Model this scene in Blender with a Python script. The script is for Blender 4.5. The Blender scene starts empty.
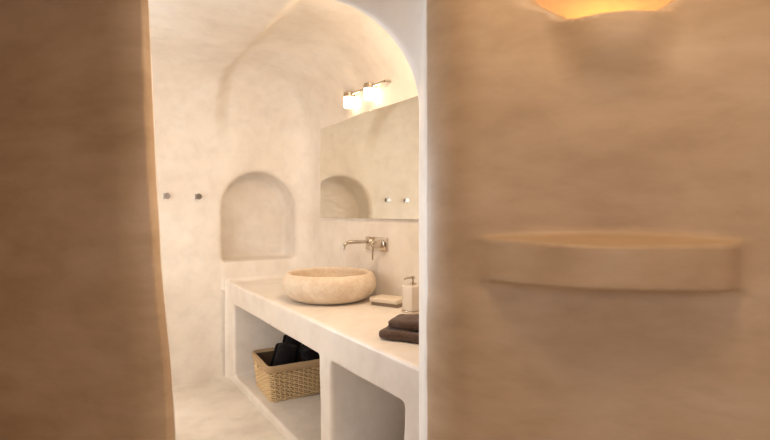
import bpy, bmesh, math, random
import numpy as np
from mathutils import Matrix, Vector
random.seed(4)
SC = bpy.context.scene
COL = SC.collection

# ------------------------------------------------------------------ helpers
def lin(r, g, b):
    f = lambda c: (c/255/12.92) if c/255 <= .04045 else ((c/255+.055)/1.055)**2.4
    return (f(r), f(g), f(b), 1)

def link(name, me, mat=None, parent=None, mw=None):
    o = bpy.data.objects.new(name, me)
    COL.objects.link(o)
    if mat:
        for m in (mat if isinstance(mat, (list, tuple)) else [mat]):
            me.materials.append(m)
    if mw is not None: o.matrix_world = mw
    if parent:
        o.parent = parent
    return o

def tag(o, label=None, cat=None, group=None, kind=None):
    if label: o['label'] = label
    if cat: o['category'] = cat
    if group: o['group'] = group
    if kind: o['kind'] = kind
    return o

def empty(name, loc, rz=0, mw=None):
    o = bpy.data.objects.new(name, None)
    COL.objects.link(o)
    o.empty_display_size = .05
    if mw is not None: o.matrix_world = mw
    else:
        o.location = loc; o.rotation_euler = (0, 0, rz)
    return o

def copy_tree(o, parent=None):
    c = o.copy(); COL.objects.link(c)
    if parent: c.parent = parent
    for ch in list(o.children): copy_tree(ch, c)
    return c

def bm_obj(name, bm, mat, parent=None, smooth=True, sharp=35):
    bmesh.ops.recalc_face_normals(bm, faces=bm.faces)
    me = bpy.data.meshes.new(name)
    bm.to_mesh(me); bm.free()
    if smooth:
        me.shade_smooth()
        me.set_sharp_from_angle(angle=math.radians(sharp))
    return link(name, me, mat, parent)

def add_box(bm, c, s, bev=0, seg=2, rot=None):
    r = bmesh.ops.create_cube(bm, size=1)
    vs = r['verts']
    M = Matrix.Translation(c) @ (rot if rot else Matrix.Identity(4)) @ Matrix.Diagonal((*s, 1))
    bmesh.ops.transform(bm, matrix=M, verts=vs)
    if bev:
        es = list({e for v in vs for e in v.link_edges})
        bmesh.ops.bevel(bm, geom=es, offset=bev, segments=seg, affect='EDGES', profile=.5)

def add_lathe(bm, prof, M=None, n=48, caps=True):
    M = M or Matrix.Identity(4)
    rings = []
    for r, z in prof:
        if r < 1e-6:
            rings.append([bm.verts.new(M @ Vector((0, 0, z)))])
        else:
            rings.append([bm.verts.new(M @ Vector((r*math.cos(2*math.pi*i/n), r*math.sin(2*math.pi*i/n), z))) for i in range(n)])
    for a, b in zip(rings, rings[1:]):
        for i in range(n):
            j = (i+1) % n
            if len(a) == 1: bm.faces.new((a[0], b[i], b[j]))
            elif len(b) == 1: bm.faces.new((a[i], a[j], b[0]))
            else: bm.faces.new((a[i], a[j], b[j], b[i]))
    if caps:
        if len(rings[0]) > 1: bm.faces.new(rings[0][::-1])
        if len(rings[-1]) > 1: bm.faces.new(rings[-1])

def add_tube(bm, pts, r, n=10, caps=True, closed=False):
    pts = [Vector(p) for p in pts]
    N = len(pts); rings = []
    up = None
    for i, p in enumerate(pts):
        if closed: t = pts[(i+1) % N]-pts[i-1]
        else: t = pts[min(i+1, N-1)]-pts[max(i-1, 0)]
        t.normalize()
        if up is None:
            up = Vector((0, 0, 1)) if abs(t.z) < .9 else Vector((1, 0, 0))
        u = (up - t*up.dot(t)).normalized(); up = u
        v = t.cross(u)
        rr = r[i] if isinstance(r, (list, tuple)) else r
        rings.append([bm.verts.new(p + (u*math.cos(2*math.pi*k/n)+v*math.sin(2*math.pi*k/n))*rr) for k in range(n)])
    rng = range(N) if closed else range(N-1)
    for i in rng:
        a, b = rings[i], rings[(i+1) % N]
        for k in range(n):
            l = (k+1) % n
            bm.faces.new((a[k], a[l], b[l], b[k]))
    if caps and not closed:
        bm.faces.new(rings[0][::-1]); bm.faces.new(rings[-1])

# ------------------------------------------------ signed distance -> mesh
def surface_nets(F, lo, hi, h):
    ns = [int(round((hi[i]-lo[i])/h))+1 for i in range(3)]
    ax = [lo[i]+h*np.arange(ns[i], dtype=np.float32) for i in range(3)]
    V = F(ax[0][:, None, None], ax[1][None, :, None], ax[2][None, None, :])
    V = np.ascontiguousarray(np.broadcast_to(V, ns)).astype(np.float32)
    S = V < 0
    cs = [n-1 for n in ns]
    acc = np.zeros(cs+[3], np.float32); cnt = np.zeros(cs, np.float32)
    for axis in range(3):
        o1, o2 = [a for a in range(3) if a != axis]
        sl0 = [slice(None)]*3; sl1 = [slice(None)]*3
        sl0[axis] = slice(0, -1); sl1[axis] = slice(1, None)
        cr = S[tuple(sl0)] != S[tuple(sl1)]
        with np.errstate(all='ignore'):
            t = V[tuple(sl0)]/(V[tuple(sl0)]-V[tuple(sl1)])
        t = np.where(cr, t, 0)
        for d1 in (0, 1):
            for d2 in (0, 1):
                s = [slice(None)]*3
                s[o1] = slice(d1, d1+cs[o1]); s[o2] = slice(d2, d2+cs[o2])
                c = cr[tuple(s)]; tt = t[tuple(s)]
                cnt += c
                acc[..., axis] += tt
                acc[..., o1] += c*d1
                acc[..., o2] += c*d2
    idx = -np.ones(cs, np.int64)
    m = cnt > 0
    idx[m] = np.arange(m.sum())
    ijk = np.argwhere(m).astype(np.float32)
    P = (ijk + acc[m]/cnt[m][:, None])*h + np.array(lo, np.float32)
    quads = []
    for axis in range(3):
        o1, o2 = (axis+1) % 3, (axis+2) % 3
        sl0 = [slice(None)]*3; sl1 = [slice(None)]*3
        sl0[axis] = slice(0, -1); sl1[axis] = slice(1, None)
        for a in (o1, o2):
            sl0[a] = slice(1, -1); sl1[a] = slice(1, -1)
        s0, s1 = S[tuple(sl0)], S[tuple(sl1)]
        cr = np.argwhere(s0 != s1)
        flip = s1[tuple(cr.T)]
        base = cr.copy(); base[:, o1] += 1; base[:, o2] += 1
        def at(d1, d2):
            b = base.copy(); b[:, o1] -= d1; b[:, o2] -= d2
            return idx[tuple(b.T)]
        q = np.stack([at(1, 1), at(0, 1), at(0, 0), at(1, 0)], 1)
        q[flip] = q[flip][:, ::-1]
        quads.append(q)
    Q = np.concatenate(quads)
    P = P.astype(np.float64)
    e = h*.25
    def grad(P):
        G = np.zeros_like(P)
        for i in range(3):
            d = np.zeros(3); d[i] = e
            A = P+d; B = P-d
            G[:, i] = (F(A[:, 0], A[:, 1], A[:, 2])-F(B[:, 0], B[:, 1], B[:, 2]))/(2*e)
        return G
    for _ in range(2):
        G = grad(P); g2 = np.maximum((G*G).sum(1), .05)
        f = F(P[:, 0], P[:, 1], P[:, 2])
        st = -(f/g2)[:, None]*G
        ln = np.linalg.norm(st, axis=1, keepdims=True)
        st *= np.minimum(1, h*.4/np.maximum(ln, 1e-9))
        P = P+st
    G = grad(P)
    Nn = G/np.maximum(np.linalg.norm(G, axis=1, keepdims=True), 1e-9)
    return P, Nn, Q          # F grows out of the solid: gradient = outward normal

def net_obj(name, P, Nn, Q, mat, parent=None, mw=None):
    used = np.unique(Q)
    remap = -np.ones(len(P), np.int64); remap[used] = np.arange(len(used))
    Pq, Nq, Qq = P[used], Nn[used], remap[Q]
    # orient faces to the normals
    fn = np.cross(Pq[Qq[:, 2]]-Pq[Qq[:, 0]], Pq[Qq[:, 3]]-Pq[Qq[:, 1]])
    bad = (fn*Nq[Qq].sum(1)).sum(1) < 0
    Qq[bad] = Qq[bad][:, ::-1]
    me = bpy.data.meshes.new(name)
    me.vertices.add(len(Pq)); me.vertices.foreach_set('co', Pq.astype(np.float32).ravel())
    me.loops.add(len(Qq)*4); me.loops.foreach_set('vertex_index', Qq.astype(np.int32).ravel())
    me.polygons.add(len(Qq)); me.polygons.foreach_set('loop_start', (np.arange(len(Qq))*4).astype(np.int32))
    me.update(calc_edges=True)
    me.shade_smooth()
    me.normals_split_custom_set_from_vertices([tuple(n) for n in Nq])
    return link(name, me, mat, parent, mw)

def sstep(a, b, x):
    t = np.clip((x-a)/(b-a), 0, 1); return t*t*(3-2*t)
def inter_air(r, *d):
    """air = intersection of half spaces (all positive inside), concave fillets of radius r"""
    s = 0
    for x in d: s = s+np.maximum(r-x, 0)**2
    m = d[0]
    for x in d[1:]: m = np.minimum(m, x)
    return np.where(m < r, r-np.sqrt(s), m)
def smax(a, b, k):
    hh = np.clip(.5+.5*(a-b)/k, 0, 1)
    return b+(a-b)*hh+k*hh*(1-hh)
def smin(a, b, k): return -smax(-a, -b, k)
def wob(x, y, z, a=.005):
    return a*(np.sin(3.1*x+1.7*z+.6)*np.cos(2.3*y-1.9*z)+.55*np.sin(6.3*z+4.1*y+1.1)*np.cos(5.7*x-1.3*y)+.3*np.sin(11*x+3*z)*np.sin(9*y-10*z+2))
def rbox(x, y, z, c, s, r):
    qx = np.abs(x-c[0])-s[0]/2+r; qy = np.abs(y-c[1])-s[1]/2+r; qz = np.abs(z-c[2])-s[2]/2+r
    return np.sqrt(np.maximum(qx, 0)**2+np.maximum(qy, 0)**2+np.maximum(qz, 0)**2)+np.minimum(np.maximum(qx, np.maximum(qy, qz)), 0)-r

# ------------------------------------------------------------------ materials
class NT:
    def __init__(s, name):
        s.m = bpy.data.materials.new(name); s.m.use_nodes = True
        s.t = s.m.node_tree; s.n = s.t.nodes; s.b = s.n['Principled BSDF']
        s.tc = s.n.new('ShaderNodeTexCoord')
    def new(s, k, **kw):
        n = s.n.new('ShaderNode'+k)
        for a, b in kw.items():
            if a.startswith('i_'): n.inputs[a[2:].replace('_', ' ')].default_value = b
            else: setattr(n, a, b)
        return n
    def l(s, a, b): s.t.links.new(a, b)
    def noise(s, scale, detail=4, rough=.55, stretch=(1, 1, 1), dist=0, coord='Object'):
        mp = s.new('Mapping'); mp.inputs['Scale'].default_value = stretch
        s.l(s.tc.outputs[coord], mp.inputs[0])
        n = s.new('TexNoise', i_Scale=scale, i_Detail=detail, i_Roughness=rough, i_Distortion=dist)
        s.l(mp.outputs[0], n.inputs['Vector']); return n.outputs['Fac']
    def ramp(s, fac, stops):
        r = s.new('ValToRGB'); e = r.color_ramp.elements
        while len(e) < len(stops): e.new(.5)
        for el, (p, c) in zip(e, stops): el.position = p; el.color = c
        s.l(fac, r.inputs[0]); return r.outputs[0]
    def mix(s, a, b, fac, mode='MIX'):
        m = s.new('Mix', data_type='RGBA', blend_type=mode)
        for v, i in ((fac, 0), (a, 6), (b, 7)):
            if hasattr(v, 'links'): s.l(v, m.inputs[i])
            else: m.inputs[i].default_value = v
        return m.outputs[2]
    def bump(s, h, strength, dist, prev=None):
        b = s.new('Bump', i_Strength=strength, i_Distance=dist)
        s.l(h, b.inputs['Height'])
        if prev: s.l(prev, b.inputs['Normal'])
        return b.outputs[0]

def plaster_tones(n, c0, c1, c2, stretch=(1, 1, 1), s=1.0):
    big = n.noise(1.6*s, 5, .6, stretch, .15)
    col = n.ramp(big, [(.3, c0), (.5, c1), (.7, c2)])
    fine = n.noise(8*s, 5, .6, stretch, .25)
    k = n.ramp(fine, [(.30, (.93, .925, .92, 1)), (.5, (1, 1, 1, 1)), (.72, (1.04, 1.035, 1.03, 1))])
    return n.mix(col, k, 1.0, 'MULTIPLY')

def plaster(name, c0, c1, c2, rough=.55, bump=.25, stretch=(1, 1, 1)):
    n = NT(name)
    n.l(plaster_tones(n, c0, c1, c2, stretch), n.b.inputs['Base Color'])
    n.b.inputs['Roughness'].default_value = rough
    n.b.inputs['Specular IOR Level'].default_value = .35
    b = n.bump(n.noise(5, 4, .5, stretch, .3), bump, .012)
    b = n.bump(n.noise(60, 4, .6, (1, 1, 1)), bump*.5, .0015, b)
    n.l(b, n.b.inputs['Normal'])
    return n.m

CREAM = (lin(226, 214, 201), lin(236, 227, 216), lin(243, 237, 229))
TAN = (lin(176, 146, 114), lin(194, 165, 133), lin(210, 183, 154))
m_bath = plaster('cream_plaster', *CREAM)
m_stand = plaster('washstand_plaster', lin(232, 221, 209), lin(240, 231, 221), lin(246, 240, 232), rough=.42, bump=.15)
m_bed = plaster('tan_plaster', *TAN)
m_floor = plaster('polished_cement', lin(214, 204, 191), lin(234, 226, 215), lin(245, 239, 230), rough=.35, bump=.15)

def door_wall_material():
    n = NT('two_coloured_plaster')
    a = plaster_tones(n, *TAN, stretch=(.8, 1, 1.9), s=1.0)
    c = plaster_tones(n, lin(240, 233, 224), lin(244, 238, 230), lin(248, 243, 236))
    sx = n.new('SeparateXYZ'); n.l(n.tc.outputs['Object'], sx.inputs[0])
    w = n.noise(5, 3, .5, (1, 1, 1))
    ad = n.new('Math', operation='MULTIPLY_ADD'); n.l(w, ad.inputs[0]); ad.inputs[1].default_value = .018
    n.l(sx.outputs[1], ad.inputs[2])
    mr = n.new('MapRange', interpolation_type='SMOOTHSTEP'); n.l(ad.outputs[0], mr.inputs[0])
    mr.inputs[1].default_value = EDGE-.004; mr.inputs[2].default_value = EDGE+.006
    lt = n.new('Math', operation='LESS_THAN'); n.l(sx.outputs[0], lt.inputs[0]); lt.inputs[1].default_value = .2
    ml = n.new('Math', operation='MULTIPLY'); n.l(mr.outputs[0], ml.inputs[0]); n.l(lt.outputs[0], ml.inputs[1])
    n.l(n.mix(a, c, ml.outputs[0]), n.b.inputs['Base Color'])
    n.b.inputs['Roughness'].default_value = .5
    n.b.inputs['Specular IOR Level'].default_value = .35
    b = n.bump(n.noise(5, 4, .5, (.7, 1, 1.8), .4), .25, .012)
    b = n.bump(n.noise(60, 4, .6), .14, .0015, b)
    n.l(b, n.b.inputs['Normal'])
    return n.m
EDGE = .098

def simple(name, col, rough=.5, metal=0, spec=.5, bump=None, bscale=80):
    n = NT(name)
    v = n.noise(6, 4, .6)
    n.l(n.mix(col, tuple(c*.88 for c in col[:3])+(1,), v), n.b.inputs['Base Color'])
    n.b.inputs['Roughness'].default_value = rough
    n.b.inputs['Metallic'].default_value = metal
    n.b.inputs['Specular IOR Level'].default_value = spec
    if bump:
        n.l(n.bump(n.noise(bscale, 3, .6), bump, .002), n.b.inputs['Normal'])
    return n.m
m_chrome = simple('brushed_chrome', lin(214, 204, 192), .12, 1)
m_satin = simple('satin_chrome', lin(196, 192, 190), .2, 1)
m_mirror = NT('mirror_silver'); m_mirror.b.inputs['Base Color'].default_value = lin(236, 234, 225)
m_mirror.b.inputs['Metallic'].default_value = 1; m_mirror.b.inputs['Roughness'].default_value = .0; m_mirror = m_mirror.m
m_white = simple('white_ceramic', lin(238, 228, 216), .25)
m_greystone = simple('grey_stone', lin(150, 132, 112), .5)
m_creamcloth = simple('cream_stone', lin(230, 216, 196), .5)

def towel_mat(name, c, s):
    n = NT(name)
    v = n.noise(22, 5, .7)
    n.l(n.mix(c, tuple(x*.5 for x in c[:3])+(1,), v), n.b.inputs['Base Color'])
    n.b.inputs['Roughness'].default_value = .95
    n.b.inputs['Specular IOR Level'].default_value = .1
    n.b.inputs['Sheen Weight'].default_value = s
    n.b.inputs['Sheen Roughness'].default_value = .5
    b = n.bump(n.noise(38, 5, .7), 1.0, .014)
    b = n.bump(n.noise(380, 2, .5), .8, .002, b)
    n.l(b, n.b.inputs['Normal']); return n.m
m_brown = towel_mat('brown_terry', lin(118, 94, 79), .25)
m_black = towel_mat('black_terry', lin(38, 34, 36), .1)
m_wicker = simple('wicker', lin(232, 202, 156), .6, bump=.3, bscale=60)
m_rimfab = simple('tan_canvas', lin(196, 166, 128), .8, bump=.4, bscale=200)
m_lining = simple('dark_lining', lin(96, 74, 52), .9)

def stone():
    n = NT('sandstone')
    v = n.noise(5, 6, .65, (1, 1, 1.6), .8)
    col = n.ramp(v, [(.3, lin(220, 198, 172)), (.5, lin(234, 216, 194)), (.7, lin(243, 230, 212))])
    sp = n.ramp(n.noise(55, 3, .6), [(.4, (.93, .91, .88, 1)), (.6, (1, 1, 1, 1))])
    n.l(n.mix(col, sp, 1.0, 'MULTIPLY'), n.b.inputs['Base Color'])
    n.b.inputs['Roughness'].default_value = .55
    n.l(n.bump(n.noise(40, 4, .6), .2, .002), n.b.inputs['Normal'])
    return n.m
m_stone = stone()

def emit(name, col, s):
    n = NT(name)
    n.b.inputs['Base Color'].default_value = (.9, .9, .9, 1)
    n.b.inputs['Emission Color'].default_value = col
    n.b.inputs['Emission Strength'].default_value = s
    return n.m
m_shade = emit('lit_opal_glass', (1, .74, .46, 1), 11)
m_bulb = emit('warm_bulb', (1, .50, .11, 1), 58)

# ------------------------------------------------------------------ frame
TH = math.radians(33.3)
EYE = 1.4
sT, cT = math.sin(TH), math.cos(TH)
def c2w(lat, zc): return (zc*sT+lat*cT, zc*cT-lat*sT)
WA = math.radians(14)            # turn of the door wall
e1 = c2w(math.cos(WA), -math.sin(WA)); e2 = c2w(math.sin(WA), math.cos(WA))
W0 = c2w(.137, 1.5)
MW = Matrix(((e1[0], e2[0], 0, W0[0]), (e1[1], e2[1], 0, W0[1]), (0, 0, 1, 0), (0, 0, 0, 1)))
def to_ab(x, y):
    dx, dy = x-W0[0], y-W0[1]
    return dx*e1[0]+dy*e1[1], dx*e2[0]+dy*e2[1]

XR, YB = 1.80, 4.12
# ------------------------------------------------------------------ bathroom shell
NC, NHW, NZ0, NZS, ND = 1.375, .325, .985, 1.44, .25
def F_room(x, y, z):
    w = wob(x, y, z)
    alc = sstep(1.0, 1.14, x+.13*(z-1.93))
    dR = XR-x+.5*w*sstep(2.3, 2.6, z)
    dB = YB-y+w+.018*alc*sstep(1.6, 2.3, z)
    dC = 2.50+.07*alc-z+2*w
    dL = x+1.8
    dY = y-.3
    W = inter_air(.24, dR, dB)
    W = np.minimum(np.minimum(W, dL), dY)
    top = inter_air(.56, W, dC)
    # arched niche
    ax_ = x-NC
    arch = NHW-np.sqrt(ax_**2+np.maximum(z-NZS, 0)**2)
    n = inter_air(.05, arch, z-NZ0, YB+ND-y)
    n = np.minimum(n, y-3.85)
    F = smax(top, n, .045)
    # low plaster ledge under the niche
    led = np.maximum(np.maximum(np.abs(z-.86)-.12, YB-.010-y), 1.05-x)
    return smin(F, led, .02)
P, Nn, Q = surface_nets(F_room, (-1.88, .2, -.04), (1.92, 4.46, 2.76), .02)
Cq = P[Q].mean(1); Nq = Nn[Q].mean(1)
a_, b_ = to_ab(Cq[:, 0], Cq[:, 1])
keep = ~((b_ < .14) & (a_ > -2.25))
back = (Cq[:, 1] > YB-.06) & (np.abs(Nq[:, 2]) < .7) | (Cq[:, 1] > YB+.02)
ceil = (~back) & (Nq[:, 2] < -.55)
dirn = np.where(np.abs(Nq[:, 1]) > np.abs(Nq[:, 0]), 1, 0)
back |= (~ceil) & (dirn == 1) & (Nq[:, 1] < 0)
right = (~back) & (~ceil) & (Nq[:, 0] < 0)
left = (~back) & (~ceil) & (~right)
for nm, msk in (('wall_back', back), ('ceiling', ceil), ('wall_right', right), ('wall_left', left)):
    q = Q[msk & keep]
    if len(q): tag(net_obj(nm, P, Nn, q, m_bath), kind='structure')

# ------------------------------------------------------------------ door wall with shelf and wall lamp
AR, AL = .005, -1.035
SHC, SHW = .517, .432
def d_shelf(a, b, z):
    s0 = (a-SHC)/SHW; s = np.clip(s0, -1, 1)
    pr = -.05+.170*(1-s*s)**1.15+.028*sstep(.25, .68, s)*(1-sstep(.64, .88, s0))
    zt = 1.311+.24*np.clip(b+.12, -.02, .13)*(1-s*s)
    return smax((-b-pr)*.7, smax(z-zt, 1.190-z, .01), .012)
LC, LR, LZ = .543, .198, 1.969
def d_lamp(a, b, z):
    t = np.clip((LZ-z)/.36, 0, 1)
    u = np.clip(np.abs(a-LC)/(LR*(1-.25*t)), 0, 1)
    p = -.042+.094*(1-u**2.2)**1.1*(1-sstep(.05, 1, t))
    return smax((-b-p)*.85, z-LZ, .008)
def d_cav(a, b, z):
    up = np.clip(z-LZ, 0, .5)
    hw = .160+.5*up
    bk = .120*(1-sstep(0, .36, up))
    e = np.sqrt(((a-LC)/hw)**2+((b-(bk-.064))/.066)**2)
    return smax(smax((e-1)*.08, (LZ-.08)-z, .02), z-(LZ+.34), .03)
def F_slab(a, b, z):
    w = wob(a*1.1+3, b*2, z*1.2+1, .006)
    d = np.abs(b-.14+w*.8)-.14
    d = np.maximum(d, np.maximum(-2.30-a, a-1.80))
    t = np.clip(b/.28, -.2, 1.3)
    aR = AR-.089*t
    aL = AL+.055*(1.4-z)+.03*sstep(1.3,.6,z)-.24*np.maximum(t-.15, 0)+.25*w
    zc = 2.30+(1.745-2.30)*sstep(-.05, 1, t)
    R = .5
    ac = aR-R
    zt = zc+.30*np.maximum(ac-a, 0)
    arch = R-np.sqrt(np.maximum(a-ac, 0)**2+np.maximum(z-zt, 0)**2)
    T = np.minimum(arch, a-aL)
    k = .17-.12*sstep(.02, .24, b)
    F = smax(d, T, k)
    sh = d_shelf(a, b, z)
    F = smin(F, np.where(np.abs(a-SHC) < SHW*1.02, sh, 9), .022)
    reg = (np.abs(a-LC) < .4) & (z > 1.55) & (z < 2.45)
    F = smin(F, np.where(reg, d_lamp(a, b, z), 9), .03)
    F = smax(F, np.where(reg, -d_cav(a, b, z), -9), .012+.04*sstep(0, .08, z-LZ))
    return F
P, Nn, Q = surface_nets(F_slab, (-2.36, -.26, -.03), (1.86, .34, 2.78), .0125)
Cq = P[Q].mean(1)
sh = d_shelf(Cq[:, 0], Cq[:, 1], Cq[:, 2]) < .006
sh &= Cq[:, 1] < -.008
lm = (np.abs(Cq[:, 0]-LC) < .17) & (Cq[:, 1] < -.010) & (d_lamp(Cq[:, 0], Cq[:, 1], Cq[:, 2]) < .03) & (Cq[:, 2] > 1.70) & (Cq[:, 2] < LZ+.01)
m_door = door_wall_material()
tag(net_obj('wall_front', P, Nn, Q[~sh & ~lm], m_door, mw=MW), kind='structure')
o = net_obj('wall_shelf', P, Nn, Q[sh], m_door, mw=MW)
tag(o, 'long tan plaster shelf moulded out of the wall right of the doorway', 'shelf')
lamp = empty('wall_sconce', None, mw=MW @ Matrix.Translation((LC, 0, 1.65)))
tag(lamp, 'tan plaster uplight bowl glowing orange high on the wall above the shelf', 'wall light')
o = net_obj('plaster_bowl', P, Nn, Q[lm], m_door)
o.parent = lamp; o.matrix_parent_inverse = (MW @ Matrix.Translation((LC, 0, 1.65))).inverted(); o.matrix_world = MW
bm = bmesh.new()
add_lathe(bm, [(0, .25), (.012, .252), (.021, .262), (.027, .280), (.024, .298), (.012, .308), (0, .31)], Matrix.Translation((-.005, .045, 0)), 24)
tag(bm_obj('light_bulb', bm, m_bulb, lamp), 'glowing warm bulb')
bm = bmesh.new()
add_lathe(bm, [(.014, .205), (.014, .255), (.010, .257)], Matrix.Translation((-.005, .045, 0)), 20)
bm_obj('bulb_socket', bm, m_white, lamp)

# bedroom side: the rest of the room the camera stands in
def ab_box(name, c, s, m):
    bm = bmesh.new(); add_box(bm, c, s)
    o = bm_obj(name, bm, m, smooth=False); o.matrix_world = MW
    return tag(o, kind='structure')
ab_box('wall_bedroom_left', (-2.26, -1.62, 1.4), (.12, 3.3, 2.8), m_bed)
ab_box('wall_bedroom_right', (1.78, -1.62, 1.4), (.12, 3.3, 2.8), m_bed)
ab_box('wall_bedroom_rear', (-.24, -3.3, 1.4), (4.1, .12, 2.8), m_bed)
ab_box('ceiling_bedroom', (-.24, -1.68, 2.84), (4.3, 3.4, .08), m_bed)
bm = bmesh.new(); add_box(bm, (-.2, .6, -.03), (5.6, 8.6, .06))
tag(bm_obj('floor', bm, m_floor, smooth=False), kind='structure')

# ------------------------------------------------------------------ washstand
CF, CZ = 1.09, .812
def box2(x, y, x0, x1, y0, y1):
    return np.maximum(np.maximum(x0-x, x-x1), np.maximum(y0-y, y-y1))
def opening(y, z, y0, y1, z0, z1, r=.02):
    qy = np.abs(y-(y0+y1)/2)-(y1-y0)/2+r; qz = np.abs(z-(z0+z1)/2)-(z1-z0)/2+r
    return np.sqrt(np.maximum(qy, 0)**2+np.maximum(qz, 0)**2)+np.minimum(np.maximum(qy, qz), 0)-r
def F_stand(x, y, z):
    w = wob(x*2, y*1.3, z*2, .003)
    d = smax(CF-x+w, z-CZ+.4*w, .02)
    d = np.maximum(d, x-1.86)
    ops = np.minimum(opening(y, z, 2.305, 3.93, .055, .640), opening(y, z, 1.53, 2.165, .055, .640))
    ops = np.maximum(ops, x-1.80)
    d = smax(d, -ops+w, .022)
    back = YB-y
    return smin(d, back, .07)
P, Nn, Q = surface_nets(F_stand, (1.03, .55, -.03), (1.84, YB-.01, .87), .0125)
Cq = P[Q].mean(1)
a_, b_ = to_ab(Cq[:, 0], Cq[:, 1])
keep = (b_ > .20) & (Cq[:, 2] > -.015) & ~((Cq[:, 1] > YB-.03) & ((Cq[:, 0] < CF-.045) | (Cq[:, 2] > CZ+.045)))
tag(net_obj('washstand', P, Nn, Q[keep], m_stand),
    'built-in cream plaster washstand with open compartments below its thick worktop', 'washstand')

# ------------------------------------------------------------------ mirror
root = empty('wall_mirror', (1.80, 2.9, 1.36)); y0, y1 = 2.02, 3.745
tag(root, 'large frameless rectangular mirror on the wall above the basin', 'mirror')
L = (y1-y0); cy = (y0+y1)/2-2.9
bm = bmesh.new(); add_box(bm, (-.011, cy, .3975), (.006, L, .795), .0012, 1)
o = bm_obj('mirror_glass', bm, m_mirror, root, smooth=False)
bm = bmesh.new(); add_box(bm, (-.002, cy, .3975), (.012, L-.05, .745))
bm_obj('backing', bm, m_greystone, root, smooth=False)

# ------------------------------------------------------------------ basin
root = empty('vessel_basin', (1.452, 2.90, CZ))
tag(root, 'round cream stone bowl basin standing on the worktop below the mirror', 'basin')
prof = [(0, .0), (.19, .0), (.225, .004), (.262, .018), (.297, .048), (.316, .085), (.320, .112), (.315, .142),
        (.303, .168), (.292, .182), (.281, .187), (.271, .183), (.268, .172), (.276, .15), (.284, .12), (.280, .09),
        (.255, .06), (.205, .042), (.12, .035), (.03, .032), (0, .032)]
bm = bmesh.new(); add_lathe(bm, prof, None, 96, False)
bm_obj('bowl', bm, m_stone, root, sharp=60)
bm = bmesh.new(); add_lathe(bm, [(0, .0325), (.026, .0325), (.028, .036), (.024, .040), (0, .041)], None, 28)
tag(bm_obj('drain_cover', bm, m_chrome, root), 'round chrome drain cover')

# ------------------------------------------------------------------ tap
root = empty('wall_tap', (1.80, 2.84, 1.18))
tag(root, 'chrome wall-mounted tap with curved spout over the basin', 'tap')
bm = bmesh.new(); add_box(bm, (-.006, 0, 0), (.016, .285, .095), .003, 2)
bm_obj('wall_plate', bm, m_chrome, root)
XM = lambda y, z: Matrix.Translation((0, y, z)) @ Matrix.Rotation(-math.pi/2, 4, 'Y')
bm = bmesh.new()
pts = []
for t in np.linspace(0, 1, 8): pts.append((-.01-.165*t, .095, .012))
for k in range(1, 10):
    a = math.pi/2*k/9*.9
    pts.append((-.175-.048*math.sin(a), .095, .012-.045*(1-math.cos(a))))
pts.append((-.226, .095, -.040))
add_tube(bm, pts, .0125, 14)
sp = bm_obj('spout', bm, m_chrome, root)
bm = bmesh.new(); add_lathe(bm, [(.030, .008), (.030, .020), (.024, .024), (.016, .024)], XM(.095, .012), 28)
bm_obj('collar', bm, m_chrome, sp)
bm = bmesh.new(); add_lathe(bm, [(.033, .008), (.033, .018), (.026, .022), (.026, .095), (.023, .103), (0, .105)], XM(-.08, .004), 28)
hd = bm_obj('handle', bm, m_chrome, root)
bm = bmesh.new(); add_tube(bm, [(-.086, -.08, 0), (-.088, -.08, -.05), (-.090, -.08, -.104)], [.008, .0075, .0065], 10)
bm_obj('lever', bm, m_chrome, hd)

# ------------------------------------------------------------------ robe hooks
def make_hook():
    r = empty('robe_hook', (0, 0, 0))
    R = Matrix.Rotation(math.pi/2, 4, 'X')
    bm = bmesh.new(); add_box(bm, (0, -.004, 0), (.044, .012, .044), .002, 2)
    bm_obj('base_plate', bm, m_satin, r)
    bm = bmesh.new()
    add_lathe(bm, [(.009, .008), (.009, .026), (.016, .032), (.024, .040), (.025, .046), (.022, .050), (0, .050)], R, 28)
    bm_obj('knob', bm, m_satin, r)
    return r
h1 = make_hook(); h1.location = (.607, YB+.004, 1.536)
h2 = copy_tree(h1); h2.location = (.847, YB+.004, 1.536)
tag(h1, 'left one of two small chrome robe hooks, beside the doorway edge', 'hook', 'chrome hooks on the back wall')
tag(h2, 'right one of two small chrome robe hooks, nearer the arched niche', 'hook', 'chrome hooks on the back wall')

# ------------------------------------------------------------------ mirror light
root = empty('vanity_light', (1.80, 2.84, 2.272))
tag(root, 'chrome bar light with two glowing white shades above the mirror', 'wall light')
bm = bmesh.new(); add_box(bm, (-.022, -.10, .015), (.050, .15, .07), .004, 2)
bm_obj('mounting_box', bm, m_chrome, root)
bm = bmesh.new(); add_tube(bm, [(-.03, -.06, .01), (-.092, -.06, .01)], .010, 12)
add_tube(bm, [(-.092, -.24, 0), (-.092, .26, .01)], .009, 12)
add_tube(bm, [(-.092, -.24, 0), (-.050, -.265, .0)], .009, 12)
bm_obj('bar', bm, m_chrome, root)
for y in (.25, -.045):
    T = Matrix.Translation((-.092, y, .012))
    bm = bmesh.new(); add_lathe(bm, [(0, .018), (.030, .018), (.043, .012), (.045, -.022), (.040, -.022), (.038, .0), (0, .006)], T, 32)
    hl = bm_obj('lamp_holder', bm, m_chrome, root)
    bm = bmesh.new(); add_lathe(bm, [(0, -.008), (.038, -.008), (.040, -.05), (.040, -.086), (.036, -.095), (0, -.098)], T, 32)
    tag(bm_obj('lamp_shade', bm, m_shade, hl), 'glowing white glass shade')

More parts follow.
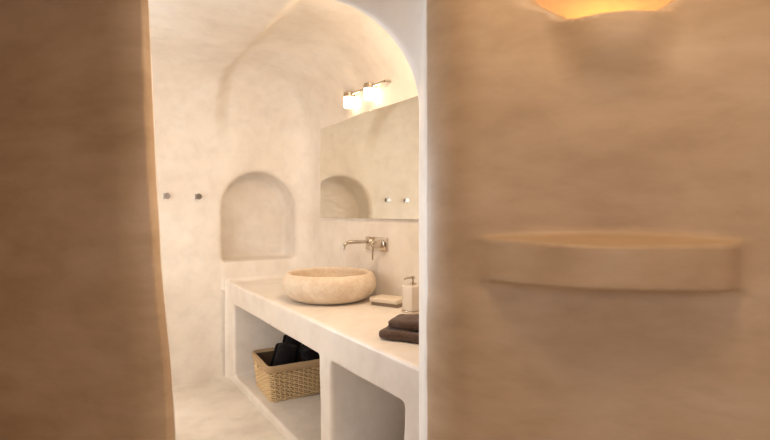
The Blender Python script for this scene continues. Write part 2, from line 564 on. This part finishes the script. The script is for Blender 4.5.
# ------------------------------------------------------------------ soap dish and dispenser
root = empty('soap_dish', (1.684, 2.505, CZ), math.radians(24))
tag(root, 'low cream rectangular slab dish with grey base between basin and dispenser', 'soap dish')
bm = bmesh.new(); add_box(bm, (.002, 0, .011), (.140, .200, .022), .005, 3)
tag(bm_obj('base', bm, m_greystone, root), 'darker grey base slab')
bm = bmesh.new(); add_box(bm, (-.006, .004, .0355), (.148, .207, .027), .006, 3)
bm_obj('top_slab', bm, m_creamcloth, root)

root = empty('soap_dispenser', (1.665, 2.235, CZ), math.radians(4))
tag(root, 'square white soap dispenser with chrome pump at the doorway edge', 'soap dispenser')
bm = bmesh.new(); add_box(bm, (0, 0, .008), (.098, .098, .016), .003, 2)
bm_obj('base', bm, m_chrome, root)
bm = bmesh.new(); add_box(bm, (0, 0, .089), (.092, .092, .148), .006, 3)
bm_obj('bottle', bm, m_white, root)
bm = bmesh.new(); add_lathe(bm, [(.018, .160), (.018, .176), (.010, .180), (.007, .184), (.007, .198), (.013, .200), (.013, .214), (0, .216)], None, 24)
pm = bm_obj('pump', bm, m_chrome, root)
bm = bmesh.new(); add_tube(bm, [(0, 0, .206), (-.03, .006, .207), (-.052, .010, .202), (-.056, .011, .194)], [.006, .0055, .005, .004], 10)
bm_obj('nozzle', bm, m_chrome, pm)

# ------------------------------------------------------------------ brown folded towel
def lump(x, y, z, a):
    return a*(np.sin(31*x+9*y)*np.cos(27*y-14*x)+.6*np.sin(57*y+40*z+1)*np.cos(49*x+2))
def F_towel(x, y, z):
    l = lump(x, y, z, .0036)
    sag = .010*((x/.16)**2+(y/.12)**2)
    lo = rbox(x, y, z, (0, 0, .022), (.32, .235, .044), .019)
    groove1 = rbox(x, y, z, (0, .06, .023), (.60, .32, .004), .002)
    lo = smax(lo, -groove1, .008)
    zz = z+sag*.6
    hi = rbox(x, y, zz, (.014, .016, .068), (.29, .20, .042), .019)
    g2 = rbox(x, y, zz, (.0, .06, .068), (.60, .26, .004), .002)
    hi = smax(hi, -g2, .008)
    return smin(lo, hi, .004)+l
P, Nn, Q = surface_nets(F_towel, (-.20, -.15, -.012), (.20, .15, .12), .004)
P[:, 2] = np.maximum(P[:, 2], 0)
TA = math.atan2(-.84, .54)
cx, cy = c2w(.0, 2.18); 
fx = Vector((.54, -.84)); fy = Vector((.84, .54))
ct = Vector((1.17, 1.85))+fx*.16+fy*.1175
tw = net_obj('folded_towel', P, Nn, Q, m_brown, mw=Matrix.Translation((ct.x, ct.y, CZ+.001)) @ Matrix.Rotation(TA, 4, 'Z'))
tag(tw, 'dark brown terry towel folded on the worktop beside the doorway', 'towel')

# ------------------------------------------------------------------ wicker basket
BW, BD, BH = .54, .46, .262      # across, deep, height
root = empty('wicker_basket', (1.170+.9*BW/2, 3.205+.9*BD/2, .057))
root.rotation_euler = (0, 0, math.radians(-4))
tag(root, 'woven tan wicker basket with dark lining in the left compartment', 'basket')
def ring(s, w, d, r):
    """point at arc length fraction s on a rounded rectangle, with outward normal"""
    segs = [(w-2*r), math.pi*r/2, (d-2*r), math.pi*r/2]*2
    tot = sum(segs); u = (s % 1)*tot
    cs = [(w/2-r, -d/2+r), (w/2-r, d/2-r), (-w/2+r, d/2-r), (-w/2+r, -d/2+r)]
    for i in range(8):
        if u <= segs[i] or i == 7: break
        u -= segs[i]
    q = i//2
    if i % 2 == 0:
        a0 = -math.pi/2+q*math.pi/2; nx, ny = math.cos(a0), math.sin(a0)
        pc = cs[q-1] if q else cs[3]
        px, py = pc[0]+nx*r, pc[1]+ny*r
        tx, ty = -ny, nx
        return px+tx*u, py+ty*u, nx, ny
    a = -math.pi/2+q*math.pi/2+u/r
    return cs[q][0]+r*math.cos(a), cs[q][1]+r*math.sin(a), math.cos(a), math.sin(a)
def flare(z): return .90+.10*(z/BH)
NS = 52
bm = bmesh.new()
for k in range(NS):
    pts = []
    for j in range(5):
        z = .004+(BH-.03)*j/4; f = flare(z)
        x, y, nx, ny = ring(k/NS, BW*f, BD*f, .035); pts.append((x, y, z))
    add_tube(bm, pts, .0050, 6)
rows = 15
for i in range(rows):
    z = .008+i*(BH-.055)/(rows-1); f = flare(z)
    pts = []
    n = NS*4
    for k in range(n):
        x, y, nx, ny = ring(k/n, BW*f, BD*f, .035)
        s = math.cos(math.pi*k/4*1.0+math.pi*(i % 2))
        pts.append((x+nx*s*.0062, y+ny*s*.0062, z+.0012*math.sin(k*1.7+i)))
    add_tube(bm, pts, .0060, 6, closed=True)
add_box(bm, (0, 0, .004), (BW*.85, BD*.85, .008), .003, 1)
body = bm_obj('woven_body', bm, m_wicker, root, sharp=80)
def wall_loft(levels, n=96, off_closed=True):
    bm = bmesh.new(); rs = []
    for z, dr in levels:
        f = flare(min(z, BH)); r_ = []
        for k in range(n):
            x, y, nx, ny = ring(k/n, BW*f, BD*f, .035)
            r_.append(bm.verts.new((x+nx*dr, y+ny*dr, z)))
        rs.append(r_)
    m = len(rs)
    for i in range(m if off_closed else m-1):
        a, b = rs[i], rs[(i+1) % m]
        for k in range(n): bm.faces.new((a[k], a[(k+1) % n], b[(k+1) % n], b[k]))
    return bm
bm = wall_loft([(BH-.048, .008), (BH-.044, .013), (BH-.02, .014), (BH-.004, .012), (BH+.002, .004), (BH+.002, -.004), (BH-.006, -.008), (BH-.045, -.007)])
bm_obj('rim', bm, m_rimfab, root, sharp=50)
bm = wall_loft([(.016, -.016), (BH-.02, -.010), (BH-.02, -.015), (.016, -.020)])
tag(bm_obj('lining', bm, m_lining, root, sharp=60), 'dark brown fabric lining')
for sgn, nm in ((-1, 0), (1, 0)):
    bm = bmesh.new(); pts = []
    for k in range(9):
        a = math.pi*k/8
        pts.append((sgn*(BW*.97/2+.012+.014*math.sin(a)), -.055*math.cos(a), BH-.058-.018*math.sin(a)))
    add_tube(bm, pts, .006, 8)
    bm_obj('handle', bm, m_wicker, root)

# ------------------------------------------------------------------ black rolled towels
def roll_mesh(R, Lh, turns, seed):
    rnd = random.Random(seed)
    bm = bmesh.new()
    th = R/(turns+.15)
    n = int(26*turns); prof = []
    outer, inner = [], []
    for i in range(n+1):
        a = 2*math.pi*turns*i/n
        r = th*.25+th*a/(2*math.pi)
        outer.append((a, r+th*.46)); inner.append((a, max(r-th*.44, .001)))
    prof = [(r*math.cos(a), r*math.sin(a)) for a, r in outer]+[(r*math.cos(a), r*math.sin(a)) for a, r in inner[::-1]]
    m = len(prof); half = len(outer)
    levels = [0, .004, .012]+[Lh*k/8 for k in range(1, 8)]+[Lh-.012, Lh-.004, Lh]
    rs = []
    for li, z in enumerate(levels):
        e = min(z, Lh-z); sh = 1 if e > .01 else .93+.07*min(1, e/.01)
        rr = []
        for j, (x, y) in enumerate(prof):
            w = 1+.015*math.sin(9*z/Lh+j*.11+seed)
            dz = 0
            if li in (0, 1, 2, len(levels)-1, len(levels)-2, len(levels)-3):
                jj = j if j < half else 2*half-1-j
                dz = .006*math.sin(jj*.19+seed)+.010*(1-jj/half)
                if li > 5: dz = dz
                else: dz = -dz
            rr.append(bm.verts.new((x*w*sh, y*w*sh, z+dz)))
        rs.append(rr)
    for a, b in zip(rs, rs[1:]):
        for j in range(m):
            k = (j+1) % m
            bm.faces.new((a[j], a[k], b[k], b[j]))
    for rr, fl in ((rs[0], 1), (rs[-1], 0)):
        for j in range(half-1):
            q = (rr[j], rr[j+1], rr[m-2-j], rr[m-1-j])
            bm.faces.new(q if fl else q[::-1])
    return bm
BX, BY = root.location.x, root.location.y
def roll(R, Lh, turns, seed, base, d, label):
    o = bm_obj('rolled_towel', roll_mesh(R, Lh, turns, seed), m_black, sharp=50)
    q = Vector(d).to_track_quat('Z', 'Y')
    o.matrix_world = Matrix.Translation(base) @ q.to_matrix().to_4x4()
    tag(o, label, 'towel', 'black towels in the wicker basket')
roll(.074, .30, 3.2, 1, (1.258, 3.39, .11), (.25, -.02, .9), 'black rolled towel standing leftmost in the wicker basket')
roll(.072, .31, 3.2, 2, (1.40, 3.56, .11), (.22, .05, .9), 'black rolled towel standing at the back of the wicker basket')
roll(.066, .28, 3.2, 3, (1.57, 3.34, .12), (-.28, -.03, .8), 'black rolled towel lying slanted at the front of the wicker basket')

# ------------------------------------------------------------------ lights
def area(name, loc, target, sx, sy, power, col):
    l = bpy.data.lights.new(name, 'AREA'); l.shape = 'RECTANGLE'; l.size = sx; l.size_y = sy
    l.energy = power; l.color = col
    o = bpy.data.objects.new(name, l); COL.objects.link(o)
    o.location = loc
    o.rotation_euler = (Vector(target)-Vector(loc)).to_track_quat('-Z', 'Y').to_euler()
    return o
def ab(a, b, z): return MW @ Vector((a, b, z))
area('bath_side_daylight', (-1.72, 2.75, 1.45), (1, 3.0, 1.2), 1.2, 1.4, 17, (1, .95, .90))
area('bath_window_daylight', (-.42, 4.06, 1.36), (-.42, 1.0, 1.36), .9, 1.0, 34, (.84, .92, 1)).data.spread = math.radians(95)
area('bedroom_cool_fill', ab(1.0, -3.0, 1.7), ab(.4, 0, 1.2), 1.4, 1.6, 23, (.96, .97, 1))  # added fill behind the camera standing in for daylight; rear wall has no window
area('bedroom_ceiling_lamp', ab(.5, -.62, 2.72), ab(.52, -.35, 0),   .4, .4, 12, (1, .76, .50))
area('bath_warm_fill', (1.15, 1.95, 2.46), (1.42, 2.75, .8), .16, .16, 13.5, (1, .74, .50))  # unseen warm fill added to brighten the worktop, basin and niche
bm = bmesh.new()
for c, sz in (((-.42, 4.095, 1.94), (.96, .05, .06)), ((-.42, 4.095, .78), (.96, .05, .06)), ((-.90, 4.095, 1.36), (.06, .05, 1.2)), ((.06, 4.095, 1.36), (.06, .05, 1.2))):
    add_box(bm, c, sz, .004, 1)
tag(bm_obj('window_1', bm, m_white), kind='structure')

w = bpy.data.worlds.new('world'); SC.world = w; w.use_nodes = True
w.node_tree.nodes['Background'].inputs[0].default_value = (1, .95, .9, 1)
w.node_tree.nodes['Background'].inputs[1].default_value = .3

# ------------------------------------------------------------------ camera
cam = bpy.data.cameras.new('camera'); co = bpy.data.objects.new('camera', cam); COL.objects.link(co)
co.location = (0, 0, EYE); co.rotation_euler = (math.pi/2, 0, -TH)
cam.sensor_width = 36; cam.lens = 471/770*36; cam.shift_y = -7/770
cam.clip_start = .02
SC.camera = co
SC.view_settings.view_transform = 'Standard'; SC.view_settings.look = 'None'
SC.view_settings.gamma = 1; SC.view_settings.exposure = 0
SC.view_settings.use_curve_mapping = False
